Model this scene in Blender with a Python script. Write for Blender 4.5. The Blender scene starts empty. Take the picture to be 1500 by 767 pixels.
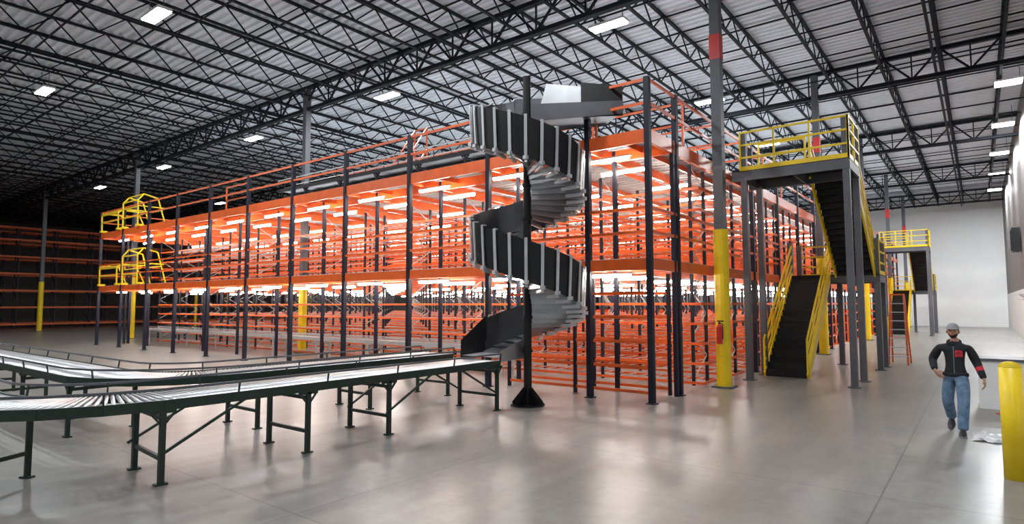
import bpy, math, random
from mathutils import Vector, Matrix
from mathutils.bvhtree import BVHTree
from math import sin, cos, pi, radians, sqrt
random.seed(3)
S = bpy.context.scene
COL = S.collection

# ------------------------------------------------------------ materials
def mat(name, col, rough=0.5, metal=0.0, var=0.08, scale=3.0, bump=0.0, emit=None, estr=0.0, spec=0.5):
    m = bpy.data.materials.new(name); m.use_nodes = True
    nt = m.node_tree; b = nt.nodes['Principled BSDF']
    b.inputs['Roughness'].default_value = rough
    b.inputs['Metallic'].default_value = metal
    b.inputs['Specular IOR Level'].default_value = spec
    tc = nt.nodes.new('ShaderNodeTexCoord')
    n = nt.nodes.new('ShaderNodeTexNoise'); n.inputs['Scale'].default_value = scale
    n.inputs['Detail'].default_value = 4
    nt.links.new(tc.outputs['Object'], n.inputs['Vector'])
    r = nt.nodes.new('ShaderNodeValToRGB')
    c = Vector(col[:3])
    r.color_ramp.elements[0].position = 0.3; r.color_ramp.elements[1].position = 0.7
    r.color_ramp.elements[0].color = (*(c*(1-var)), 1)
    r.color_ramp.elements[1].color = (*[min(1, x*(1+var)) for x in c], 1)
    nt.links.new(n.outputs['Fac'], r.inputs['Fac'])
    nt.links.new(r.outputs['Color'], b.inputs['Base Color'])
    if bump:
        bp = nt.nodes.new('ShaderNodeBump'); bp.inputs['Strength'].default_value = bump
        nt.links.new(n.outputs['Fac'], bp.inputs['Height'])
        nt.links.new(bp.outputs['Normal'], b.inputs['Normal'])
    if emit:
        b.inputs['Emission Color'].default_value = (*emit, 1)
        b.inputs['Emission Strength'].default_value = estr
    return m

M = {}
M['orange'] = mat('orange_paint', (0.76, 0.12, 0.018), 0.32, var=0.12)
M['navy'] = mat('navy_post_paint', (0.012, 0.012, 0.026), 0.5, spec=0.3)
M['black'] = mat('black_steel', (0.012, 0.012, 0.014), 0.5, spec=0.3)
M['joist'] = mat('joist_primer', (0.012, 0.015, 0.02), 0.7, spec=0.2)
M['grey'] = mat('grey_post_paint', (0.1, 0.105, 0.12), 0.5)
M['yellow'] = mat('safety_yellow', (0.9, 0.64, 0.01), 0.4)
M['silver'] = mat('galvanised_steel', (0.6, 0.61, 0.63), 0.4, 0.5)
M['chute'] = mat('chute_steel', (0.42, 0.43, 0.45), 0.35, 0.8)
M['darkwall'] = mat('chute_inner_wall', (0.1, 0.1, 0.11), 0.4, 0.6)
M['roller'] = mat('roller_steel', (0.6, 0.61, 0.63), 0.3, 0.8)
M['green'] = mat('conveyor_green', (0.012, 0.03, 0.022), 0.45)
M['deck'] = mat('deck_panel', (0.55, 0.55, 0.55), 0.6)
M['braces'] = mat('brace_grey', (0.55, 0.55, 0.55), 0.45, 0.3)
M['red'] = mat('red_paint', (0.55, 0.02, 0.02), 0.35)
M['white'] = mat('white_paint', (0.8, 0.8, 0.8), 0.5, var=0.03)
M['tube'] = mat('light_tube', (1, 1, 1), 0.5, emit=(1.0, 0.93, 0.86), estr=72)
M['led'] = mat('high_bay_lens', (1, 1, 1), 0.5, emit=(0.93, 0.97, 1.0), estr=30)
M['rubber'] = mat('black_rubber', (0.010, 0.010, 0.012), 0.4, spec=0.4)
M['brown'] = mat('dark_orange_paint', (0.7, 0.14, 0.03), 0.5)
M['skin'] = mat('skin', (0.5, 0.27, 0.18), 0.5, scale=20)
M['hood'] = mat('black_fleece', (0.014, 0.015, 0.019), 0.85, scale=30, bump=0.2)
M['jean'] = mat('blue_denim', (0.12, 0.2, 0.31), 0.8, var=0.35, scale=12, bump=0.2)
M['shoe'] = mat('dark_shoe', (0.02, 0.02, 0.022), 0.5)
M['cap'] = mat('grey_cap', (0.3, 0.31, 0.33), 0.8, scale=30)
M['hair'] = mat('dark_hair', (0.02, 0.013, 0.01), 0.7, scale=60)
M['redcloth'] = mat('red_cloth', (0.55, 0.02, 0.04), 0.7, scale=40, var=0.3)
M['plastic'] = mat('white_plastic', (0.75, 0.76, 0.78), 0.3)
M['eye'] = mat('eye_dark', (0.02, 0.015, 0.01), 0.2)

# ------------------------------------------------------------ mesh builder
class MB:
    def __init__(s): s.v=[]; s.f=[]; s.m=[]; s.mats=[]
    def mi(s, m):
        if m not in s.mats: s.mats.append(m)
        return s.mats.index(m)
    def box(s, c, d, m):
        k=s.mi(m); i=len(s.v); x,y,z=c; a,b,e=d[0]/2,d[1]/2,d[2]/2
        s.v += [(x-a,y-b,z-e),(x+a,y-b,z-e),(x+a,y+b,z-e),(x-a,y+b,z-e),(x-a,y-b,z+e),(x+a,y-b,z+e),(x+a,y+b,z+e),(x-a,y+b,z+e)]
        s.f += [(i,i+3,i+2,i+1),(i+4,i+5,i+6,i+7),(i,i+1,i+5,i+4),(i+1,i+2,i+6,i+5),(i+2,i+3,i+7,i+6),(i+3,i,i+4,i+7)]
        s.m += [k]*6
    def b2(s, lo, hi, m):
        s.box([(lo[i]+hi[i])/2 for i in range(3)], [hi[i]-lo[i] for i in range(3)], m)
    def bar(s, p, q, w, h, m):
        k=s.mi(m); p=Vector(p); q=Vector(q); d=(q-p)
        if d.length<1e-6: return
        d.normalize(); up=Vector((0,0,1))
        if abs(d.z)>0.999: a=Vector((1,0,0))
        else: a=d.cross(up).normalized()
        b=a.cross(d).normalized()
        i=len(s.v)
        for e in (p,q):
            for (u,v) in ((-1,-1),(1,-1),(1,1),(-1,1)):
                s.v.append(tuple(e+a*(u*w/2)+b*(v*h/2)))
        s.f += [(i,i+1,i+2,i+3),(i+7,i+6,i+5,i+4)]
        for j in range(4):
            s.f.append((i+j,i+4+j,i+4+(j+1)%4,i+(j+1)%4))
        s.m += [k]*6
    def cyl(s, p, q, r, m, n=10, r2=None):
        k=s.mi(m); p=Vector(p); q=Vector(q); d=(q-p).normalized()
        a=d.orthogonal().normalized(); b=d.cross(a); i=len(s.v)
        r2 = r if r2 is None else r2
        for e,rr in ((p,r),(q,r2)):
            for j in range(n):
                t=2*pi*j/n; s.v.append(tuple(e+a*(rr*cos(t))+b*(rr*sin(t))))
        for j in range(n):
            s.f.append((i+j,i+(j+1)%n,i+n+(j+1)%n,i+n+j)); s.m.append(k)
        s.f.append(tuple(i+j for j in range(n))[::-1]); s.m.append(k)
        s.f.append(tuple(i+n+j for j in range(n))); s.m.append(k)
    def quad(s, pts, m):
        k=s.mi(m); i=len(s.v); s.v += [tuple(p) for p in pts]
        s.f.append(tuple(range(i,i+len(pts)))); s.m.append(k)
    def tubepath(s, pts, r, m, n=8):
        for a,b in zip(pts[:-1],pts[1:]): s.cyl(a,b,r,m,n)
    def build(s, name, parent=None, smooth=False, loc=None):
        me=bpy.data.meshes.new(name); me.from_pydata(s.v,[],s.f)
        for m in s.mats: me.materials.append(M[m] if isinstance(m,str) else m)
        me.polygons.foreach_set('material_index', s.m)
        if smooth: me.polygons.foreach_set('use_smooth',[True]*len(s.f))
        me.update()
        o=bpy.data.objects.new(name, me); COL.objects.link(o)
        if parent: o.parent=parent
        if loc: o.location=loc
        return o

def empty(name, loc=(0,0,0)):
    e=bpy.data.objects.new(name,None); COL.objects.link(e); e.location=loc; return e

# ------------------------------------------------------------ room
XL,XR,YB,YF,ZC=-80.0,7.5,-26.0,57.0,12.05
def floor_mat():
    m=bpy.data.materials.new('polished_concrete'); m.use_nodes=True; nt=m.node_tree; b=nt.nodes['Principled BSDF']
    tc=nt.nodes.new('ShaderNodeTexCoord')
    n1=nt.nodes.new('ShaderNodeTexNoise'); n1.inputs['Scale'].default_value=0.3; n1.inputs['Detail'].default_value=5; n1.inputs['Roughness'].default_value=0.55
    n2=nt.nodes.new('ShaderNodeTexNoise'); n2.inputs['Scale'].default_value=5; n2.inputs['Detail'].default_value=8; n2.inputs['Roughness'].default_value=0.7
    nt.links.new(tc.outputs['Object'],n1.inputs['Vector']); nt.links.new(tc.outputs['Object'],n2.inputs['Vector'])
    r=nt.nodes.new('ShaderNodeValToRGB'); r.color_ramp.elements[0].position=0.25; r.color_ramp.elements[1].position=0.75
    r.color_ramp.elements[0].color=(0.2,0.192,0.175,1); r.color_ramp.elements[1].color=(0.31,0.3,0.275,1)
    nt.links.new(n1.outputs['Fac'],r.inputs['Fac'])
    mx=nt.nodes.new('ShaderNodeMixRGB'); mx.blend_type='OVERLAY'; mx.inputs['Fac'].default_value=0.5
    nt.links.new(r.outputs['Color'],mx.inputs['Color1']); nt.links.new(n2.outputs['Fac'],mx.inputs['Color2'])
    br=nt.nodes.new('ShaderNodeTexBrick'); br.offset=0; br.inputs['Scale'].default_value=1
    br.inputs['Brick Width'].default_value=4.6; br.inputs['Row Height'].default_value=4.2; br.inputs['Mortar Size'].default_value=0.01
    br.inputs['Color1'].default_value=(1,1,1,1); br.inputs['Color2'].default_value=(0.94,0.94,0.94,1); br.inputs['Mortar'].default_value=(0.6,0.6,0.6,1)
    nt.links.new(tc.outputs['Object'],br.inputs['Vector'])
    m2=nt.nodes.new('ShaderNodeMixRGB'); m2.blend_type='MULTIPLY'; m2.inputs['Fac'].default_value=1
    nt.links.new(mx.outputs['Color'],m2.inputs['Color1']); nt.links.new(br.outputs['Color'],m2.inputs['Color2'])
    # tyre / sweep marks: long stretched noise along the aisle
    mp=nt.nodes.new('ShaderNodeMapping'); mp.inputs['Scale'].default_value=(3.0,0.22,1); mp.inputs['Rotation'].default_value=(0,0,0.15)
    n3=nt.nodes.new('ShaderNodeTexNoise'); n3.inputs['Scale'].default_value=1.0; n3.inputs['Detail'].default_value=5
    nt.links.new(tc.outputs['Object'],mp.inputs['Vector']); nt.links.new(mp.outputs['Vector'],n3.inputs['Vector'])
    r3=nt.nodes.new('ShaderNodeValToRGB'); r3.color_ramp.elements[0].position=0.35; r3.color_ramp.elements[1].position=0.6
    r3.color_ramp.elements[0].color=(0.84,0.84,0.85,1); r3.color_ramp.elements[1].color=(1,1,1,1)
    nt.links.new(n3.outputs['Fac'],r3.inputs['Fac'])
    m3=nt.nodes.new('ShaderNodeMixRGB'); m3.blend_type='MULTIPLY'; m3.inputs['Fac'].default_value=1
    nt.links.new(m2.outputs['Color'],m3.inputs['Color1']); nt.links.new(r3.outputs['Color'],m3.inputs['Color2'])
    nt.links.new(m3.outputs['Color'],b.inputs['Base Color'])
    rr=nt.nodes.new('ShaderNodeMapRange'); rr.inputs['To Min'].default_value=0.22; rr.inputs['To Max'].default_value=0.4
    nt.links.new(n2.outputs['Fac'],rr.inputs['Value']); nt.links.new(rr.outputs['Result'],b.inputs['Roughness'])
    b.inputs['Specular IOR Level'].default_value=0.4
    return m
M['floor']=floor_mat()
M['ceil']=mat('white_roof_deck',(0.76,0.8,0.86),0.5,var=0.05)
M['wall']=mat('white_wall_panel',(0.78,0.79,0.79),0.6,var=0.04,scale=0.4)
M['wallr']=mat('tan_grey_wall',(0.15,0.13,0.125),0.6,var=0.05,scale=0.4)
b=MB(); b.b2((XL,YB,-0.2),(XR,YF,0),'floor'); b.build('floor')
b=MB()
y=YB; pitch=0.32
while y<YF:
    a0,a1,a2,a3=y,y+0.12,y+0.16,y+0.28; a4=y+pitch
    for (p,q,z0,z1) in ((a0,a1,0,0),(a1,a2,0,0.08),(a2,a3,0.08,0.08),(a3,a4,0.08,0)):
        b.quad([(XL,p,ZC+z0),(XL,q,ZC+z1),(XR,q,ZC+z1),(XR,p,ZC+z0)],'ceil')
    y+=pitch
b.build('ceiling')
b=MB(); b.b2((XL,YF,0),(XR,YF+0.3,ZC+0.2),'wall'); b.build('wall_far')
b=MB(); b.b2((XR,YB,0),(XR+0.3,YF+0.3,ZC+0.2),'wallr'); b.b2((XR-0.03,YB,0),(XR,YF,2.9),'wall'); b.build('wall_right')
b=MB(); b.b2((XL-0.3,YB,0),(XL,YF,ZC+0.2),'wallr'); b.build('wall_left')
b=MB(); b.b2((XL,YB-0.3,0),(XR,YB,ZC+0.2),'wall'); b.build('wall_back')

# ------------------------------------------------------------ roof steel
b=MB()
xs=[XR-0.9-1.85*i for i in range(47)]
for x in xs:
    b.bar((x,YB,11.98),(x,YF,11.98),0.11,0.07,'joist')
    b.bar((x,YB,11.25),(x,YF,11.25),0.1,0.06,'joist')
    y=YB+0.3; k=0
    while y<YF-0.8:
        z0,z1=(11.25,11.98) if k%2==0 else (11.98,11.25)
        b.bar((x,y,z0),(x,y+0.8,z1),0.04,0.04,'joist'); y+=0.8; k+=1
y=YB+2
while y<YF:
    b.bar((XL,y,11.25),(XR,y,11.25),0.045,0.045,'joist')
    b.bar((XL,y,11.95),(XR,y,11.95),0.045,0.045,'joist'); y+=2.6
b.build('roof_joists')
b=MB()
GY=[-21.3,-8.9,3.5,15.9,28.3,40.7,53.1]
for gy in GY:
    for z,h in ((11.86,0.14),(10.85,0.14)):
        b.bar((XL,gy,z),(XR,gy,z),0.2,h,'joist')
    x=XR-0.9
    while x>XL+2:
        b.bar((x,gy,11.86),(x-0.925,gy,10.85),0.07,0.07,'joist')
        b.bar((x-0.925,gy,10.85),(x-1.85,gy,11.86),0.07,0.07,'joist')
        b.bar((x-0.925,gy,10.85),(x-0.925,gy,11.86),0.05,0.05,'joist')
        x-=1.85
b.build('roof_girders')
b=MB()
for x in (-8.5,-21,-33.5,4.6): b.cyl((x,YB+0.2,11.05),(x,YF-0.2,11.05),0.05,'joist',8)
b.build('sprinkler_pipes')

# ------------------------------------------------------------ columns
for gy in GY[2:]+[GY[1]]:
    for cx in (0.35,-18.1,-36.6,-54.9,-73.2):
        if gy==GY[1] and cx>-30: continue
        b=MB()
        b.box((cx,gy,5.9),(0.25,0.25,11.8),'grey')
        b.box((cx,gy,0.02),(0.5,0.5,0.04),'grey')
        b.cyl((cx,gy,0.04),(cx,gy,4.0 if (cx>0 or cx<-30) else 2.9),0.185,'yellow',14)
        if cx>0: b.box((cx,gy,8.8),(0.27,0.27,0.66),'red')
        b.build('steel_column')

# ------------------------------------------------------------ mezzanine
mez=empty('rack_supported_mezzanine')
D1,D2,PT=3.1,5.92,7.05
PX=[0,-1.5]+[-1.5-3.0*i for i in range(1,11)]
XE=PX[-1]; YE=50.0
b=MB()
PY=[0,1.5]+[1.5+3*i for i in range(1,17)]
for x in PX:
    b.box((x,0,PT/2),(0.12,0.12,PT),'navy'); b.box((x,0,0.01),(0.2,0.2,0.02),'navy')
    b.box((x,1.3,D2/2),(0.09,0.09,D2),'navy')
for y in PY[1:]:
    b.box((0,y,PT/2),(0.12,0.12,PT),'navy'); b.box((0,y,0.01),(0.2,0.2,0.02),'navy')
    b.box((XE,y,PT/2),(0.11,0.11,PT),'navy')
b.build('posts',mez)
b=MB()
for z,h in ((D1-0.14,0.25),(D2-0.16,0.3)):
    for y in (-0.0,1.3): b.bar((XE-0.1,y,z),(0.0,y,z),0.06,h,'orange')
    b.bar((0.0,0,z),(0.0,YE,z),0.06,h,'orange'); b.bar((XE-0.0,0,z),(XE-0.0,YE,z),0.06,h,'orange')
    for x in PX:
        b.bar((x-0.08,0,z),(x-0.08,YE,z),0.05,h*0.8,'orange')
    for i in range(21):
        x=-0.75-1.5*i
        if z>4: b.bar((x,0,z+0.04),(x,YE,z+0.04),0.05,0.14,'orange')
for base in (D1,D2):
    for dz in (1.08,0.56):
        b.bar((XE,-0.02,base+dz),(0,-0.02,base+dz),0.045,0.06,'orange')
        b.bar((0.02,0,base+dz),(0.02,YE,base+dz),0.045,0.06,'orange')
        b.bar((XE,0,base+dz),(XE,YE,base+dz),0.045,0.06,'orange')
for (x0,x1) in ((-4.4,-1.6),(-19.4,-17.6)):
    for x in (x0,x1): b.bar((x,0.6,D2),(x,0.6,D2+1.1),0.05,0.05,'orange')
    for dz in (0.55,1.1): b.bar((x0,0.6,D2+dz),(x1,0.6,D2+dz),0.05,0.05,'orange')
for k in range(5):
    y=2.0+k*2.3
    for dz in (0.55,1.08): b.bar((-13.5+k,y,D2+dz),(0,y,D2+dz),0.04,0.05,'orange')
    for i in range(6): b.bar((-2.5*i,y,D2),(-2.5*i,y,D2+1.08),0.05,0.05,'orange')
b.build('deck_beams_and_rails',mez)
b=MB()
for z in (D1,D2):
    b.b2((XE,0,z-0.035),(0,YE,z),'deck')
    y=0.2
    while y<24:
        b.bar((XE,y,z-0.05),(0,y,z-0.05),0.05,0.03,'deck'); y+=0.3
b.build('deck_panels',mez)
b=MB(); bp=MB(); bs=MB(); bt=MB()
RY=[3.0+2.35*i for i in range(20)]
RD=0.95
BX=[-0.25-2.6*i for i in range(13)]
BXE=BX[-1]
for ri,ry in enumerate(RY):
    for x in BX:
        for yy in (ry,ry+RD):
            bp.box((x,yy,D2/2-0.1),(0.075,0.06,D2-0.3),'navy')
        if ri<9:
            z=0.2;k=0
            while z<5.4:
                ya,yb=(ry,ry+RD) if k%2==0 else (ry+RD,ry)
                bs.bar((x,ya,z),(x,yb,z+0.55),0.025,0.025,'braces'); z+=0.55;k+=1
    for base in (0.0,D1):
        lv=(0.12,0.6,1.1,1.6,2.1) if base<1 else (0.4,0.9,1.4,1.95)
        for zz in lv:
            for yy in (ry-0.03,ry+RD+0.03):
                b.bar((BXE,yy,base+zz),(0.0,yy,base+zz),0.035,0.065,'orange')
            b.bar((0.0,ry,base+zz),(0.0,ry+RD,base+zz),0.035,0.065,'orange')
            if ri<7:
                for i in range(80):
                    x=-0.35-i*0.39
                    bs.bar((x,ry,base+zz+0.025),(x,ry+RD,base+zz+0.025),0.03,0.02,'braces')
for zz in (0.15,0.7,1.25,1.8,2.35):
    for yy in (0.5,1.4):
        b.bar((-4.2,yy,zz),(-0.2,yy,zz),0.035,0.065,'orange')
for x in (-4.2,-2.2,-0.2):
    for yy in (0.5,1.4): bp.box((x,yy,1.4),(0.07,0.07,2.8),'navy')
for ri in range(20):
    ay=RY[ri]-0.7 if ri else 2.0
    for base in (D1-0.36,D2-0.42):
        for i in range(11):
            if ri>12 and i>3: continue
            if base<D1 and ri%2==1 and i%2==1: continue
            x=-1.6-2.9*i
            bt.cyl((x-0.65,ay,base),(x+0.65,ay,base),0.034,'tube',6)
            bt.box((x,ay,base+0.06),(1.35,0.09,0.04),'white')
for i in range(11):
    x=-1.4-2.9*i
    for base in (D1-0.34,D2-0.4):
        bt.cyl((x-0.6,0.7,base),(x+0.6,0.7,base),0.034,'tube',6)
        bt.box((x,0.7,base+0.06),(1.3,0.09,0.04),'white')
b.build('shelf_beams',mez); bp.build('shelf_posts',mez); bs.build('shelf_bracing',mez); bt.build('tube_lights',mez)

def gate(x0,x1,z,H=1.75):
    g=MB()
    for x in (x0,x1):
        g.tubepath([(x,-0.08,z+0.05),(x,-0.1,z+H*0.8),(x,0.15,z+H),(x,0.8,z+H*0.9),(x,1.2,z+0.1)],0.036,'yellow')
        g.tubepath([(x,-0.1,z+1.0),(x,1.1,z+1.0)],0.03,'yellow')
    for (yy,zz) in ((-0.1,H*0.8),(0.15,H),(1.0,0.9),(-0.1,0.95),(-0.1,0.5)):
        g.cyl((x0,yy,z+zz),(x1,yy,z+zz),0.034,'yellow',8)
    for xx in (x0,x1): g.box((xx,0.0,z+0.05),(0.2,0.3,0.1),'yellow')
    g.build('pallet_gate')
gate(-26.4,-28.2,D1,1.75); gate(-26.6,-28.4,D2,1.6); gate(-28.9,-31.2,D1,1.1); gate(-29,-31.2,D2,1.1)

# ------------------------------------------------------------ background racks
b=MB()
for X0 in (-62.0,-66.5):
    Y=-16.0
    while Y<34:
        for dx in (0,-1.1):
            b.box((X0+dx,Y,4.6),(0.1,0.1,9.2),'navy')
        for k in range(8): b.bar((X0,Y,0.3+k*1.1),(X0-1.1,Y,1.4+k*1.1),0.04,0.04,'black')
        Y+=2.8
    for z in (0.4,1.9,3.4,4.9,6.4,7.9,9.0):
        for dx in (0.06,-1.16): b.bar((X0+dx,-16,z),(X0+dx,34,z),0.05,0.16,'brown')
        b.b2((X0-1.1,-16,z+0.06),(X0,34,z+0.08),'brown')
b.build('pallet_rack_row')

# ------------------------------------------------------------ stairs
def stair_tower(y0):
    st=empty('switchback_staircase',(0,y0,0))
    Z=5.85; ZM=3.05
    b=MB()
    posts=[(0.42,0,6.95),(2.98,0,6.95),(2.98,1.5,6.95),(0.42,1.5,5.7),(2.98,5.0,4.2),(2.98,6.3,4.2),(0.42,6.3,4.2),(1.7,6.3,3.0),(0.42,5.0,4.2)]
    for x,y,h in posts:
        b.box((x,y,h/2),(0.16,0.16,h),'grey'); b.box((x,y,0.012),(0.3,0.3,0.024),'grey')
    b.build('posts',st)
    b=MB()
    b.b2((0.1,-0.08,Z-0.05),(3.06,1.58,Z),'black')
    for y in (-0.06,1.56): b.bar((0.1,y,Z-0.16),(3.06,y,Z-0.16),0.06,0.26,'grey')
    for x in (0.35,1.7,3.04): b.bar((x,-0.06,Z-0.16),(x,1.56,Z-0.16),0.06,0.24,'grey')
    b.b2((0.35,4.92,ZM-0.05),(3.06,6.38,ZM),'black')
    for y in (4.94,6.36): b.bar((0.35,y,ZM-0.15),(3.06,y,ZM-0.15),0.06,0.22,'grey')
    for x in (0.37,3.04): b.bar((x,4.94,ZM-0.15),(x,6.36,ZM-0.15),0.06,0.22,'grey')
    b.build('landings',st)
    b=MB()
    def flight(xa,xb,ya,yb,za,zb):
        n=16; dy=(yb-ya)/n; dz=(zb-za)/n
        for i in range(n):
            y=ya+dy*i; z=za+dz*(i+1) if dz>0 else za+dz*i
            b.box(((xa+xb)/2,y+dy/2,z-0.02),(xb-xa,abs(dy)+0.03,0.04),'black')
            yr = y if dz>0 else y+dy
            b.box(((xa+xb)/2,yr,z-abs(dz)/2),(xb-xa,0.015,abs(dz)),'black')
        for x in (xa-0.03,xb+0.03):
            b.bar((x,ya,za+0.0),(x,yb,zb+0.0),0.05,0.27,'yellow')
            for dzz in (1.0,0.66,0.33): b.bar((x,ya,za+dzz+0.08),(x,yb,zb+dzz+0.08),0.045,0.05,'yellow')
            for k in range(5):
                t=k/4; yy=ya+(yb-ya)*t; zz=za+(zb-za)*t
                b.bar((x,yy,zz),(x,yy,zz+1.1),0.05,0.05,'yellow')
    flight(0.5,1.6,1.3,5.0,0.0,ZM)
    flight(1.85,2.9,1.55,5.0,Z,ZM)
    b.build('flights',st)
    b=MB()
    def rail(p,q,z,npost):
        for dz in (1.08,0.72,0.36): b.bar((p[0],p[1],z+dz),(q[0],q[1],z+dz),0.045,0.05,'yellow')
        b.bar((p[0],p[1],z+0.05),(q[0],q[1],z+0.05),0.02,0.12,'yellow')
        for i in range(npost+1):
            t=i/npost; x=p[0]+(q[0]-p[0])*t; y=p[1]+(q[1]-p[1])*t
            b.bar((x,y,z),(x,y,z+1.1),0.05,0.05,'yellow')
    rail((0.35,-0.08),(3.05,-0.08),Z,3); rail((3.06,-0.08),(3.06,1.5),Z,2); rail((0.4,1.56),(1.7,1.56),Z,1)
    rail((0.35,6.38),(3.05,6.38),ZM,2); rail((3.06,4.95),(3.06,6.3),ZM,1)
    b.build('landing_rails',st)
stair_tower(5.4); stair_tower(35.7)

# ------------------------------------------------------------ spiral chute
sp=empty('spiral_chute',(-2.0,-1.7,0))
TH0,TH1,PIT,ZEND=140,900,2.42,1.06
def zs(t): return ZEND+(TH1-t)/360*PIT
R=1.15
b=MB(); seg=5
t=TH0
while t<TH1:
    t2=t+seg; a,c=radians(t),radians(t2)
    za,zb=zs(t),zs(t2)
    for rr,mm in ((R+0.015,'rubber'),(R,'darkwall')):
        b.quad([(rr*cos(a),rr*sin(a),za-0.1),(rr*cos(c),rr*sin(c),zb-0.1),((rr+0.05)*cos(c),(rr+0.05)*sin(c),zb+0.7),((rr+0.05)*cos(a),(rr+0.05)*sin(a),za+0.7)],mm)
    b.quad([(0.2*cos(a),0.2*sin(a),za-0.05),(0.2*cos(c),0.2*sin(c),zb-0.05),(0.2*cos(c),0.2*sin(c),zb+0.2),(0.2*cos(a),0.2*sin(a),za+0.2)],'chute')
    t=t2
b.build('side_walls',sp,smooth=False)
b=MB(); t=TH0; ss=15
while t<TH1:
    t2=t+ss; a,c=radians(t),radians(t2); za=zs(t+ss/2)+0.03
    for zz in (za,za-0.012):
        b.quad([(0.2*cos(a),0.2*sin(a),zz+0.03),(R*cos(a),R*sin(a),zz+0.03),(R*cos(c),R*sin(c),zz-0.03),(0.2*cos(c),0.2*sin(c),zz-0.03)],'chute')
    b.bar((0.1*cos(a),0.1*sin(a),za-0.04),(R*cos(a),R*sin(a),za-0.04),0.03,0.14,'chute')
    t=t2
b.build('slide_plates',sp)
b=MB(); t=TH0
while t<=TH1-5:
    a=radians(t); z=zs(t); dr=Vector((cos(a),sin(a),0)); tg=Vector((-sin(a),cos(a),0))
    p0=dr*(R+0.035)+Vector((0,0,z-0.18)); p1=dr*(R+0.085)+Vector((0,0,z+0.73))
    for e0,e1 in ((0,0.02),):
        A=[p0+dr*e1-tg*0.03,p0+dr*e1+tg*0.03,p1+dr*e1+tg*0.03,p1+dr*e1-tg*0.03]
        B=[q-dr*0.02 for q in A]
        b.quad(A,'silver'); b.quad(B[::-1],'silver')
        for i in range(4): b.quad([A[i],B[i],B[(i+1)%4],A[(i+1)%4]],'silver')
    b.bar(p1,p1-dr*0.09,0.05,0.02,'silver')
    b.bar(p0+dr*0.03,p0-dr*0.35+Vector((0,0,-0.02)),0.05,0.06,'silver')
    b.box(tuple(p0+dr*0.03+Vector((0,0,0.06))),(0.08,0.08,0.07),'silver')
    t+=15
b.build('ribs',sp)
b=MB()
b.cyl((0,0,0.03),(0,0,7.0),0.085,'black',16)
b.cyl((0,0,0.0),(0,0,0.03),0.36,'black',8)
for k in range(8):
    a=k*pi/4+0.3
    i=Vector((cos(a),sin(a),0))
    n=Vector((-sin(a),cos(a),0))*0.01
    P=[i*0.07+Vector((0,0,0.03)),i*0.34+Vector((0,0,0.03)),i*0.34+Vector((0,0,0.07)),i*0.07+Vector((0,0,0.4))]
    b.quad([p+n for p in P],'black'); b.quad([p-n for p in P][::-1],'black')
for k in range(8):
    b.cyl((0,0,1.1+k*0.7),(0,0,1.16+k*0.7),0.11,'black',16)
b.build('centre_pole',sp)
b=MB()
a=radians(TH0); back=Vector((sin(a),-cos(a),0)); dr=Vector((cos(a),sin(a),0))
z0=zs(TH0)
for r,mm in ((0.2,'chute'),(R+0.02,'rubber')):
    hh=0.3 if r<1 else 0.74
    p=dr*r; q=dr*r+back*2.3
    for off in (0,0.012):
        d=dr*off
        b.quad([p+d+Vector((0,0,z0-0.1)),q+d+Vector((0,0,z0+0.25)),q+d+Vector((0,0,z0+0.25+hh)),p+d+Vector((0,0,z0+hh))],mm if off else 'darkwall')
b.quad([dr*0.2+Vector((0,0,z0)),dr*R+Vector((0,0,z0)),dr*R+back*2.3+Vector((0,0,z0+0.3)),dr*0.2+back*2.3+Vector((0,0,z0+0.3))],'chute')
b.quad([dr*0.21+back*0.3+Vector((0,0,z0+0.1)),dr*0.21+back*1.3+Vector((0,0,z0+0.2)),dr*0.21+back*1.3+Vector((0,0,z0+0.8)),dr*0.21+back*0.5+Vector((0,0,z0+0.8))],'chute')
b.quad([dr*0.22+back*1.3+Vector((0,0,z0+0.1)),dr*0.22+back*2.3+Vector((0,0,z0+0.2)),dr*0.22+back*2.3+Vector((0,0,z0+0.9)),dr*0.22+back*1.3+Vector((0,0,z0+0.9))],'rubber')
for x,mm,hh in ((-R-0.02,'rubber',0.8),(-0.12,'chute',0.3)):
    for off in (0,-0.012):
        b.quad([(x+off,0.05,ZEND-0.1),(x+off,-0.78,ZEND-0.12),(x+off,-0.78,ZEND+hh*0.35),(x+off,0.05,ZEND+hh)],mm if off==0 else 'rubber')
b.quad([(-R,0.0,ZEND),(-0.12,0.0,ZEND),(-0.12,-0.78,ZEND-0.03),(-R,-0.78,ZEND-0.03)],'silver')
b.build('troughs',sp)

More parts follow.
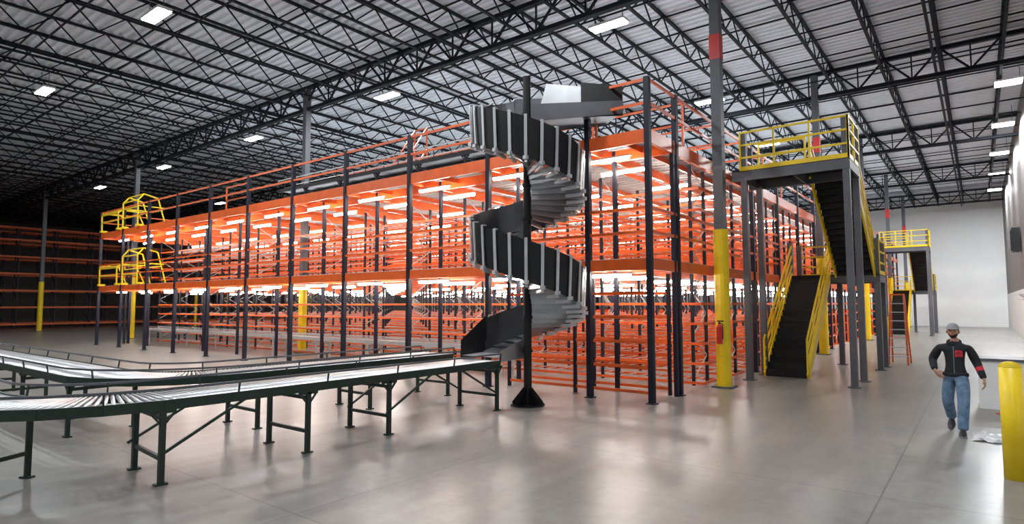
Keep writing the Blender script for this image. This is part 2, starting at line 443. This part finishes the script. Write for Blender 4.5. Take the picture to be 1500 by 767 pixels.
# ------------------------------------------------------------ conveyors
def path_L(xc, ys, yc, R, xe):
    pts=[]; y=ys
    while y>yc: pts.append((xc,y,-pi/2)); y-=0.075
    n=int(R*pi/2/0.075)
    for i in range(n):
        t=-i/n*pi/2
        pts.append((xc-R+R*cos(t), yc+R*sin(t), -pi/2+t))
    x=xc-R
    while x>xe: pts.append((x,yc-R,-pi)); x-=0.075
    return pts
def path_S(x0,x1,y):
    pts=[];x=x0
    while x>x1: pts.append((x,y,-pi)); x-=0.09
    return pts
def conveyor(name, pts, W, Z, legs_at, z0=0.0, guard=True, frame='green', guard_h=0.14, knees=()):
    root=empty(name)
    r=MB()
    nrm=[]
    for (x,y,h) in pts:
        nx,ny=-sin(h),cos(h)
        nrm.append((nx,ny))
        r.cyl((x-nx*W/2,y-ny*W/2,Z-0.025),(x+nx*W/2,y+ny*W/2,Z-0.025),0.024,'roller',8)
    r.build('rollers',root,smooth=True)
    f=MB()
    st=6
    idx=list(range(0,len(pts),st))
    if idx[-1]!=len(pts)-1: idx.append(len(pts)-1)
    for s_ in (-1,1):
        P=[Vector((pts[i][0]+s_*nrm[i][0]*(W/2+0.02),pts[i][1]+s_*nrm[i][1]*(W/2+0.02),Z-0.05)) for i in idx]
        G=[Vector((pts[i][0]+s_*nrm[i][0]*(W/2+0.05),pts[i][1]+s_*nrm[i][1]*(W/2+0.05),Z+guard_h)) for i in idx]
        for a,c in zip(P[:-1],P[1:]):
            f.bar(a,c,0.035,0.12,frame)
        if guard:
            for a,c in zip(G[:-1],G[1:]): f.bar(a,c,0.02,0.03,'braces' if frame!='green' else 'grey')
            for k in range(0,len(P),3): f.bar(P[k],G[k],0.02,0.02,frame)
    f.build('side_frames',root)
    l=MB()
    for i in legs_at:
        i=min(i,len(pts)-1); x,y,h=pts[i]; nx,ny=nrm[i]; tx,ty=cos(h),sin(h)
        A=Vector((x+nx*(W/2-0.0),y+ny*(W/2-0.0),0)); B=Vector((x-nx*(W/2),y-ny*(W/2),0)); U=Vector((0,0,1)); T=Vector((tx,ty,0))
        for Q in (A,B):
            l.bar(Q+U*z0,Q+U*(Z-0.1),0.06,0.06,frame)
            l.bar(Q+U*(z0+0.01)-T*0.07,Q+U*(z0+0.01)+T*0.07,0.09,0.02,frame)
            l.bar(Q+U*(Z-0.12)-T*0.14,Q+U*(Z-0.12)+T*0.14,0.06,0.05,frame)
            for s_ in (-1,1):
                l.bar(Q+U*(Z-0.14)+T*0.13*s_,Q+U*(Z-0.3),0.03,0.02,frame)
        l.bar(A+U*(Z-0.2),B+U*(Z-0.2),0.04,0.05,frame)
        if Z-z0>0.5:
            l.bar(A+U*(z0+0.3),B+U*(z0+0.3),0.04,0.05,frame)
    for (ya,yb) in knees:
        for x in (-3.12,-2.12): l.bar((x,ya,0.35),(x,yb,Z-0.1),0.03,0.03,'green')
    l.build('legs',root)
    return root
pA=path_L(-2.62,-2.5,-8.6,1.7,-16)
iA=[1,int(2.9/0.075),int(4.4/0.075),int(6.3/0.075),int(8.0/0.075),int(9.8/.075),int(12/.075),int(15/.075),int(18/.075)]
conveyor('roller_conveyor',pA,1.0,0.97,iA,knees=((-2.6,-3.6),(-5.4,-4.4),(-8.8,-7.8)))
pB=path_L(-4.75,-1.6,-6.6,1.5,-24)
conveyor('roller_conveyor',pB,1.0,0.95,[int(k/0.075) for k in (0.2,2.4,4.8,7.2,9.6,12,14.5,17,19.5,22)])
conveyor('roller_conveyor',path_S(-5.5,-30,2.05),0.6,0.85,[int(k/0.09) for k in range(0,25,3)],frame='braces',guard_h=0.1)
conveyor('roller_conveyor',path_S(-4.2,-16,1.3),0.7,D2+0.65,[int(k/0.09) for k in range(0,12,2)],z0=D2,frame='black',guard_h=0.35)

# ------------------------------------------------------------ lights
def highbay(x,y,p,z=11.0,sx=1.25,sy=0.42,mm='led'):
    b=MB()
    b.box((0,0,0.06),(sx,sy,0.08),'white')
    for s_ in (-1,1): b.box((0,s_*sy*0.25,0.0),(sx*0.95,sy*0.4,0.04),mm)
    for s_ in (-1,1): b.bar((s_*sx*0.4,0,0.1),(s_*sx*0.4,0,ZC-z-0.1),0.02,0.02,'grey')
    o=b.build('high_bay_light',loc=(x,y,z))
    L=bpy.data.lights.new('lamp','AREA'); L.shape='RECTANGLE'; L.size=sx; L.size_y=sy; L.energy=p; L.color=(0.93,0.97,1.0)
    lo=bpy.data.objects.new('lamp',L); COL.objects.link(lo); lo.parent=o; lo.location=(0,0,-0.04)
for x in (-3.5,-14.2,-25,-36,-47):
    for y in (-13.6,-4.4,4.8,14,23.2,32.4,41.6):
        if x<-30 and y>15: continue
        p=450 if x>-30 else 90
        if x<-40: p=45
        highbay(x,y,p)
for i in range(0,5):
    highbay(6.85,19.2+7.3*i,850,sx=0.9,sy=0.75)
for y in (-14,-4): highbay(6.0,y,330)

# ------------------------------------------------------------ small things
b=MB(); bx,by=5.8,-2.45
b.cyl((0,0,0),(0,0,1.33),0.115,'yellow',24); 
for k in range(6):
    a0,a1=k*15,(k+1)*15
    b.cyl((0,0,1.33+0.115*sin(radians(a0))*0.6),(0,0,1.33+0.115*sin(radians(a1))*0.6),0.115*cos(radians(a0)),'yellow',24,0.115*cos(radians(a1))+1e-4)
b.build('bollard',loc=(bx,by,0),smooth=True)
b=MB(); b.b2((5.45,3.5,0),(XR-0.03,4.3,0.95),'wall'); b.b2((5.42,3.47,0.95),(XR-0.03,4.33,1.0),'grey'); b.build('low_curb_wall')
b=MB(); 
b.cyl((0,0,0),(0,0,0.42),0.075,'red',18); b.cyl((0,0,0.42),(0,0,0.5),0.075,'red',18,0.03); b.cyl((0,0,0.5),(0,0,0.55),0.025,'black',12)
b.box((0.03,0,0.57),(0.16,0.03,0.03),'black'); b.tubepath([(0,0,0.53),(0.09,-0.02,0.5),(0.1,-0.03,0.3),(0.085,-0.02,0.12)],0.012,'black')
b.box((0,0.06,0.25),(0.06,0.06,0.3),'silver')
b.build('fire_extinguisher',loc=(0.35,3.5-0.28,1.1),smooth=False)
b=MB()
for x in (-0.28,0.28):
    b.bar((x,0,0),(x*0.7,0.5,2.4),0.06,0.03,'orange'); b.bar((x,1.15,0),(x*0.7,0.58,2.4),0.05,0.03,'orange')
for k in range(1,8):
    t=k/8; b.bar((-0.28*(1-0.3*t),0.5*t,2.4*t),(0.28*(1-0.3*t),0.5*t,2.4*t),0.08,0.03,'silver')
b.bar((-0.2,0.54,2.42),(0.2,0.54,2.42),0.2,0.05,'orange')
for k in (1,3,5): t=k/8; b.bar((-0.28*(1-0.3*t),1.15-0.57*t,2.4*t),(0.28*(1-0.3*t),1.15-0.57*t,2.4*t),0.04,0.02,'orange')
b.build('step_ladder',loc=(3.25,12.6,0))
b=MB()
for x in (-0.35,0.35):
    b.bar((x,0,0.1),(x,1.7,2.4),0.05,0.06,'orange'); b.bar((x,1.7,0.1),(x,1.7,3.3),0.05,0.05,'orange'); b.bar((x,0,0.9),(x,1.7,3.3),0.04,0.04,'orange')
    b.bar((x,0,0.1),(x,1.7,0.1),0.05,0.05,'orange')
for k in range(9): t=k/9; b.box((0,1.7*t+0.1,0.25+2.3*t),(0.7,0.2,0.03),'orange')
b.bar((-0.35,1.7,3.3),(0.35,1.7,3.3),0.04,0.04,'orange')
for x in (-0.35,0.35):
    for y in (0.05,1.65): b.cyl((x-0.02,y,0.06),(x+0.02,y,0.06),0.06,'black',12)
b.build('rolling_ladder',loc=(-12.2,3.2,D2))
b=MB(); b.box((0,0,0),(0.35,1.3,1.3),'black'); b.box((-0.19,0,0),(0.05,1.1,1.1),'joist')
for k in range(6): b.box((-0.22,0,-0.45+k*0.18),(0.03,1.0,0.04),'grey')
b.build('wall_fan_heater',loc=(XR-0.22,32,5.65))
b=MB(); b.box((0,0,0),(0.5,1.4,0.06),'silver'); b.box((0,0,-0.22),(0.5,1.4,0.05),'silver')
for y in (-0.6,0.6): b.bar((0.2,y,-0.3),(0.2,y,0.05),0.04,0.04,'silver'); b.bar((-0.2,y,-0.02),(0.22,y,-0.3),0.03,0.03,'silver')
b.build('wall_bracket_shelf',loc=(XR-0.3,24,2.5))
b=MB(); n=14; vv=[]
for i in range(n):
    for j in range(n):
        x=(i/(n-1)-0.5)*0.9; y=(j/(n-1)-0.5)*0.75
        edge=1-0.25*abs(sin(i*1.3)+cos(j*1.7))/2
        z=0.01+0.06*abs(sin(i*0.9+j*0.5)*cos(j*1.1-i*0.3))*(1 if 0<i<n-1 and 0<j<n-1 else 0.2)
        vv.append((x*edge,y*edge,z))
b.v=vv; k=b.mi('plastic')
for i in range(n-1):
    for j in range(n-1):
        b.f.append((i*n+j,(i+1)*n+j,(i+1)*n+j+1,i*n+j+1)); b.m.append(k)
b.build('plastic_sheet',loc=(5.78,0.1,0))
b=MB(); pts=[(5.7+0.9*t+0.1*sin(9*t), 2.8+0.3*sin(5*t), 0.02) for t in [i/30 for i in range(31)]]
b.tubepath(pts,0.014,'orange',6); b.build('extension_cord')

# ---------------- person (start)
def skinned(name, joints, edges, mats_by_bone, root=0, sub=2, parent=None, rule=None):
    me=bpy.data.meshes.new(name); me.from_pydata([j[0] for j in joints],edges,[])
    o=bpy.data.objects.new(name,me); COL.objects.link(o)
    sk=o.modifiers.new('Skin','SKIN'); sk.use_smooth_shade=True; sk.branch_smoothing=0.8
    for i,j in enumerate(joints):
        r=j[1]; r=(r,r) if not isinstance(r,tuple) else r
        d=me.skin_vertices[0].data[i]; d.radius=r; d.use_root=(i==root)
    ss=o.modifiers.new('Sub','SUBSURF'); ss.levels=sub; ss.render_levels=sub
    dg=bpy.context.evaluated_depsgraph_get(); dg.update()
    nm=bpy.data.meshes.new_from_object(o.evaluated_get(dg))
    o.modifiers.clear(); o.data=nm
    keys=[]
    for m in mats_by_bone:
        if m not in keys: keys.append(m)
    if rule: keys.append('redcloth')
    nm.materials.clear()
    for k in keys: nm.materials.append(M[k])
    for p in nm.polygons:
        p.use_smooth=True; c=p.center; best=None
        for ei,(a,bb) in enumerate(edges):
            A=Vector(joints[a][0]); B=Vector(joints[bb][0]); d=B-A
            t=max(0,min(1,(c-A).dot(d)/d.length_squared)); dist=(c-(A+d*t)).length
            if best is None or dist<best[0]: best=(dist,ei,t)
        kk=mats_by_bone[best[1]]
        if rule: kk=rule(c,best[1],best[2],kk)
        p.material_index=keys.index(kk)
    if parent: o.parent=parent
    return o
man=empty('walking_man',(5.18,0.4,0)); man.rotation_euler=(0,0,radians(-6))
J=[((0,0,0.97),(0.16,0.12)),
   ((0,-0.01,1.10),(0.18,0.13)),
   ((0,-0.02,1.29),(0.205,0.145)),
   ((0,-0.02,1.42),(0.14,0.105)),
   ((0,-0.03,1.49),(0.064,0.064)),
   ((0.095,-0.01,0.89),0.115),
   ((0.11,-0.18,0.50),0.088),
   ((0.095,-0.25,0.13),0.08),
   ((0.095,-0.26,0.075),0.076),
   ((-0.095,0.02,0.89),0.115),
   ((-0.125,0.0,0.50),0.088),
   ((-0.12,0.25,0.24),0.078),
   ((-0.118,0.285,0.185),0.072),
   ((0.19,-0.01,1.385),0.085),
   ((0.28,0.06,1.14),0.068),
   ((0.36,-0.03,0.93),0.052),
   ((0.37,-0.045,0.90),0.043),
   ((-0.19,-0.02,1.385),0.085),
   ((-0.32,0.05,1.17),0.068),
   ((-0.265,-0.14,1.035),0.052),
   ((-0.255,-0.165,1.015),0.043),
   ((0,-0.035,1.58),(0.055,0.058)),
  ]
E=[(0,1),(1,2),(2,3),(3,4),(4,21),(0,5),(5,6),(6,7),(7,8),(0,9),(9,10),(10,11),(11,12),(3,13),(13,14),(14,15),(15,16),(3,17),(17,18),(18,19),(19,20)]
mb=['hood','hood','hood','hood','skin','jean','jean','jean','jean','jean','jean','jean','jean']+['hood']*8
def rule(c,ei,t,k):
    if ei in (0,5,9) : k='hood' if c.z>0.935 else 'jean'
    if ei==15 and 0.35<t<0.6: k='redcloth'
    return k
def torus(name,c,R1,R2,r,tilt,m,hz=1.2):
    b=MB(); k=b.mi(m); NU,NV=28,10
    for i in range(NU):
        a=2*pi*i/NU
        for j in range(NV):
            t=2*pi*j/NV; rr=1+r*cos(t)/R1
            b.v.append((c[0]+R1*rr*cos(a),c[1]+R2*rr*sin(a),c[2]+r*hz*sin(t)+tilt*sin(a)))
    for i in range(NU):
        for j in range(NV):
            b.f.append((i*NV+j,((i+1)%NU)*NV+j,((i+1)%NU)*NV+(j+1)%NV,i*NV+(j+1)%NV)); b.m.append(k)
    b.build(name,man,smooth=True)
body=skinned('body',J,E,mb,rule=rule,parent=man,sub=3)
bvh=BVHTree.FromPolygons([v.co for v in body.data.vertices],[tuple(p.vertices) for p in body.data.polygons])
def hitd(o,d):
    h=bvh.ray_cast(Vector(o),Vector(d)); return h[0]
zh=0.935
hx=hitd((0.25,0,zh),(-1,0,0)); hy=hitd((0,-1,zh),(0,1,0)); hyb=hitd((0,1,zh),(0,-1,0))
rx=abs(hx.x) if hx else 0.16; ry=(hyb.y-hy.y)/2 if hy and hyb else 0.11; cy=(hyb.y+hy.y)/2 if hy and hyb else 0
torus('jacket_hem',(0,cy,zh+0.005),min(rx,0.2),min(ry,0.16)*1.04,0.02,0,'hood',1.7)
torus('hood_collar',(0,-0.005,1.465),0.078,0.078,0.027,0.028,'hood')
pm=MB(); n=7
def patch(x0,x1,z0,z1,m,off=0.004):
    k=pm.mi(m); s=len(pm.v)
    for i in range(n):
        for j in range(n):
            x=x0+(x1-x0)*i/(n-1); z=z0+(z1-z0)*j/(n-1)
            h=bvh.ray_cast(Vector((x,-1,z)),Vector((0,1,0)))
            pm.v.append((x,(h[0].y if h[0] else -0.12)-off,z))
    for i in range(n-1):
        for j in range(n-1):
            pm.f.append((s+i*n+j,s+(i+1)*n+j,s+(i+1)*n+j+1,s+i*n+j+1)); pm.m.append(k)
patch(0.018,0.118,1.235,1.34,'redcloth'); patch(0.035,0.09,1.30,1.308,'hood',0.006); patch(0.035,0.09,1.275,1.283,'hood',0.006)
patch(-0.003,0.003,0.96,1.40,'cap',0.003)
pm.build('jacket_details',man,smooth=True)
def blob(name, verts_fn, m, nu=24, nv=16):
    b=MB(); k=b.mi(m)
    for j in range(nv+1):
        for i in range(nu):
            b.v.append(tuple(verts_fn(2*pi*i/nu, pi*j/nv-pi/2)))
    for j in range(nv):
        for i in range(nu):
            b.f.append((j*nu+i,j*nu+(i+1)%nu,(j+1)*nu+(i+1)%nu,(j+1)*nu+i)); b.m.append(k)
    return b.build(name,man,smooth=True)
HC=Vector((0,-0.05,1.645))
def headf(u,v):
    x=0.076*cos(v)*cos(u); y=0.095*cos(v)*sin(u); z=0.12*sin(v)
    if z<0:
        x*=1-0.22*(-z/0.12)**1.5; y=y*(1-0.1*(-z/0.12)) - 0.012*(-z/0.12)
    if y<-0.04:
        ex=min(abs(x-0.031),abs(x+0.031))
        y+=0.013*math.exp(-(ex/0.016)**2-((z-0.005)/0.014)**2)
        y-=0.006*math.exp(-((z-0.03)/0.01)**2)
        y-=0.026*math.exp(-(x/0.011)**2-((z+0.026)/0.02)**2)
        y-=0.007*math.exp(-(x/0.025)**2-((z+0.062)/0.012)**2)
        y-=0.008*math.exp(-(x/0.02)**2-((z+0.1)/0.014)**2)
    return HC+Vector((x,y,z))
blob('head',headf,'skin',64,48)
def hairf(u,v):
    x=0.081*cos(v)*cos(u); y=0.096*cos(v)*sin(u)+0.014; z=0.118*sin(v)+0.012
    if y<-0.03: y=-0.03
    return HC+Vector((x,y,max(z,-0.045)))
blob('hair',hairf,'hair',28,20)
def beardf(u,v):
    p=headf(u,min(v,-0.0))-HC
    lim=-0.045-0.028*max(0,1-abs(p.x)/0.05)
    if p.y<0.02 and p.z<0.0:
        return HC+Vector((p.x*1.03,p.y*1.03,min(p.z*1.01,lim)))
    return HC+Vector((p.x*0.9,p.y*0.9,min(p.z*0.95,lim)))
blob('beard',beardf,'hair',48,30)
def capf(u,v):
    v=max(v,0.0)
    x=0.086*cos(v)**0.9*cos(u); y=0.108*cos(v)**0.9*sin(u)+0.003; z=0.09*sin(v)+0.045
    return HC+Vector((x,y,z))
blob('cap',capf,'cap',32,20)
b=MB(); k=b.mi('cap')
n=12
for lay in (0,0.006):
    for i in range(n+1):
        a=pi+pi*i/n
        b.v.append(tuple(HC+Vector((0.082*cos(a),-0.05+0.05*sin(a),0.052-lay))))
        b.v.append(tuple(HC+Vector((0.078*cos(a),-0.08+0.09*sin(a),0.040-lay+0.0))))
for lay in (0,1):
    o=lay*2*(n+1)
    for i in range(n): b.f.append((o+2*i,o+2*i+1,o+2*i+3,o+2*i+2)); b.m.append(k)
b.build('cap_brim',man,smooth=True)
b=MB()
for s_ in (-1,1):
    c=HC+Vector((0.031*s_,-0.072,0.004))
    b.cyl(c+Vector((-0.012,0,0)),c+Vector((0.012,0,0)),0.008,'cap',10)
    b.cyl(c+Vector((0,-0.004,0)),c+Vector((0,-0.0095,0)),0.006,'eye',10)
    b.bar(c+Vector((-0.016,-0.012,0.022)),c+Vector((0.016,-0.012,0.022)),0.008,0.006,'hair')
    e=HC+Vector((0.076*s_,0.005,-0.01))
    b.cyl(e+Vector((-0.004*s_,0,-0.0)),e+Vector((0.014*s_,0.006,0.0)),0.028,'skin',12,0.02)
b.bar(HC+Vector((-0.02,-0.099,-0.064)),HC+Vector((0.02,-0.099,-0.064)),0.01,0.007,'redcloth')
b.build('face_details',man,smooth=True)
def hand(name,W,D,Pn,curl,side):
    D=Vector(D).normalized(); Pn=Vector(Pn); Pn=(Pn-D*Pn.dot(D)).normalized(); Sd=D.cross(Pn)*side
    W=Vector(W)
    b=MB(); k=b.mi('skin'); ns=14
    prof=[(-0.03,0.026,0.02),(0.0,0.027,0.02),(0.025,0.034,0.018),(0.055,0.041,0.017),(0.08,0.042,0.014),(0.09,0.038,0.009)]
    for (l,w,h) in prof:
        for j in range(ns):
            a=2*pi*j/ns; b.v.append(tuple(W+D*l+Sd*(w*cos(a))+Pn*(h*sin(a))))
    for i in range(len(prof)-1):
        for j in range(ns): b.f.append((i*ns+j,i*ns+(j+1)%ns,(i+1)*ns+(j+1)%ns,(i+1)*ns+j)); b.m.append(k)
    b.f.append(tuple(range((len(prof)-1)*ns,len(prof)*ns))); b.m.append(k)
    b.build(name,man,smooth=True)
    offs=[(-0.03,0.070),(-0.0095,0.08),(0.0105,0.074),(0.03,0.058)]
    for fi,(s,l) in enumerate(offs):
        p=W+D*0.07+Sd*s; js=[(tuple(p),0.0098)]
        for kk in range(3):
            ang=curl*(kk+0.5); dd=(D*cos(ang)+Pn*sin(ang)); p=p+dd*((l+0.02)/3); js.append((tuple(p),0.0098-0.0009*kk))
        skinned(name+'_finger_%d'%(fi+1),js,[(0,1),(1,2),(2,3)],['skin']*3,sub=1,parent=man)
    p=W+D*0.02-Sd*0.022; js=[(tuple(p),0.0125)]
    p=p+(D*0.6-Sd*0.7+Pn*0.3).normalized()*0.038; js.append((tuple(p),0.012))
    p=p+(D*0.85-Sd*0.25+Pn*0.4).normalized()*0.032; js.append((tuple(p),0.0095))
    skinned(name+'_thumb',js,[(0,1),(1,2)],['skin']*2,sub=1,parent=man)
hand('hand_l',(0.375,-0.055,0.88),(0.12,-0.22,-1),(-1,0,0),0.4,1)
hand('hand_r',(-0.245,-0.185,1.0),(0.6,-0.0,-0.75),(0.2,1,0.0),0.35,-1)
for s_,A,T in ((1,(0.095,-0.245,0.0),(0.11,-0.51,0.0)),(-1,(-0.118,0.315,0.12),(-0.118,0.09,0.0))):
    H=Vector(A); T=Vector(T); d=(T-H); L=d.length; d.normalize(); sd=d.cross(Vector((0,0,1))).normalized(); up=sd.cross(d).normalized()
    for part,k0 in (('shoe','shoe'),('sole','cap')):
        b=MB(); k=b.mi(k0); nr=14; ns=16
        for i in range(nr):
            t=i/(nr-1); c=H+d*(L*(t*1.08-0.04))
            w=0.05*max(0.02,(sin(pi*min(1,(0.1+0.9*t)))))**0.45*(0.86+0.2*sin(pi*t)) if t<1 else 0.008
            hh=(0.115-0.03*t if t<0.35 else 0.105-0.075*((t-0.35)/0.65)**0.8)
            if i==0: w*=0.6; hh*=0.8
            if i==nr-1: hh=0.02
            if part=='sole': w=w*1.08; hh=0.026
            for j in range(ns):
                a=2*pi*j/ns; cx=cos(a); sz=sin(a)
                xx=w*abs(cx)**0.7*(1 if cx>0 else -1)*(1 if sz<0 else (1-0.35*sz if part=='shoe' else 1)); zz=0.5*hh+0.5*hh*abs(sz)**0.7*(1 if sz>0 else -1)
                b.v.append(tuple(c+sd*xx+up*zz))
        for i in range(nr-1):
            for j in range(ns): b.f.append((i*ns+j,i*ns+(j+1)%ns,(i+1)*ns+(j+1)%ns,(i+1)*ns+j)); b.m.append(k)
        b.f.append(tuple(range(ns))); b.m.append(k); b.f.append(tuple(range((nr-1)*ns,nr*ns))); b.m.append(k)
        b.build(part,man,smooth=True)
# ---------------- person (end)

# ------------------------------------------------------------ world + camera
w=bpy.data.worlds.new('World'); S.world=w; w.use_nodes=True
w.node_tree.nodes['Background'].inputs[0].default_value=(0.5,0.55,0.6,1); w.node_tree.nodes['Background'].inputs[1].default_value=0.3
cam=bpy.data.cameras.new('Camera'); co=bpy.data.objects.new('Camera',cam); COL.objects.link(co)
cam.lens=36*885/1500; cam.sensor_width=36; cam.clip_end=300
yaw=radians(37.7); pitch=radians(4.0); roll=radians(-0.1)
co.matrix_world = Matrix.Translation((5.55,-12.0,2.1)) @ Matrix.Rotation(yaw,4,'Z') @ Matrix.Rotation(pi/2+pitch,4,'X') @ Matrix.Rotation(roll,4,'Z')
S.camera=co
S.view_settings.view_transform='Standard'
S.view_settings.exposure=0.0
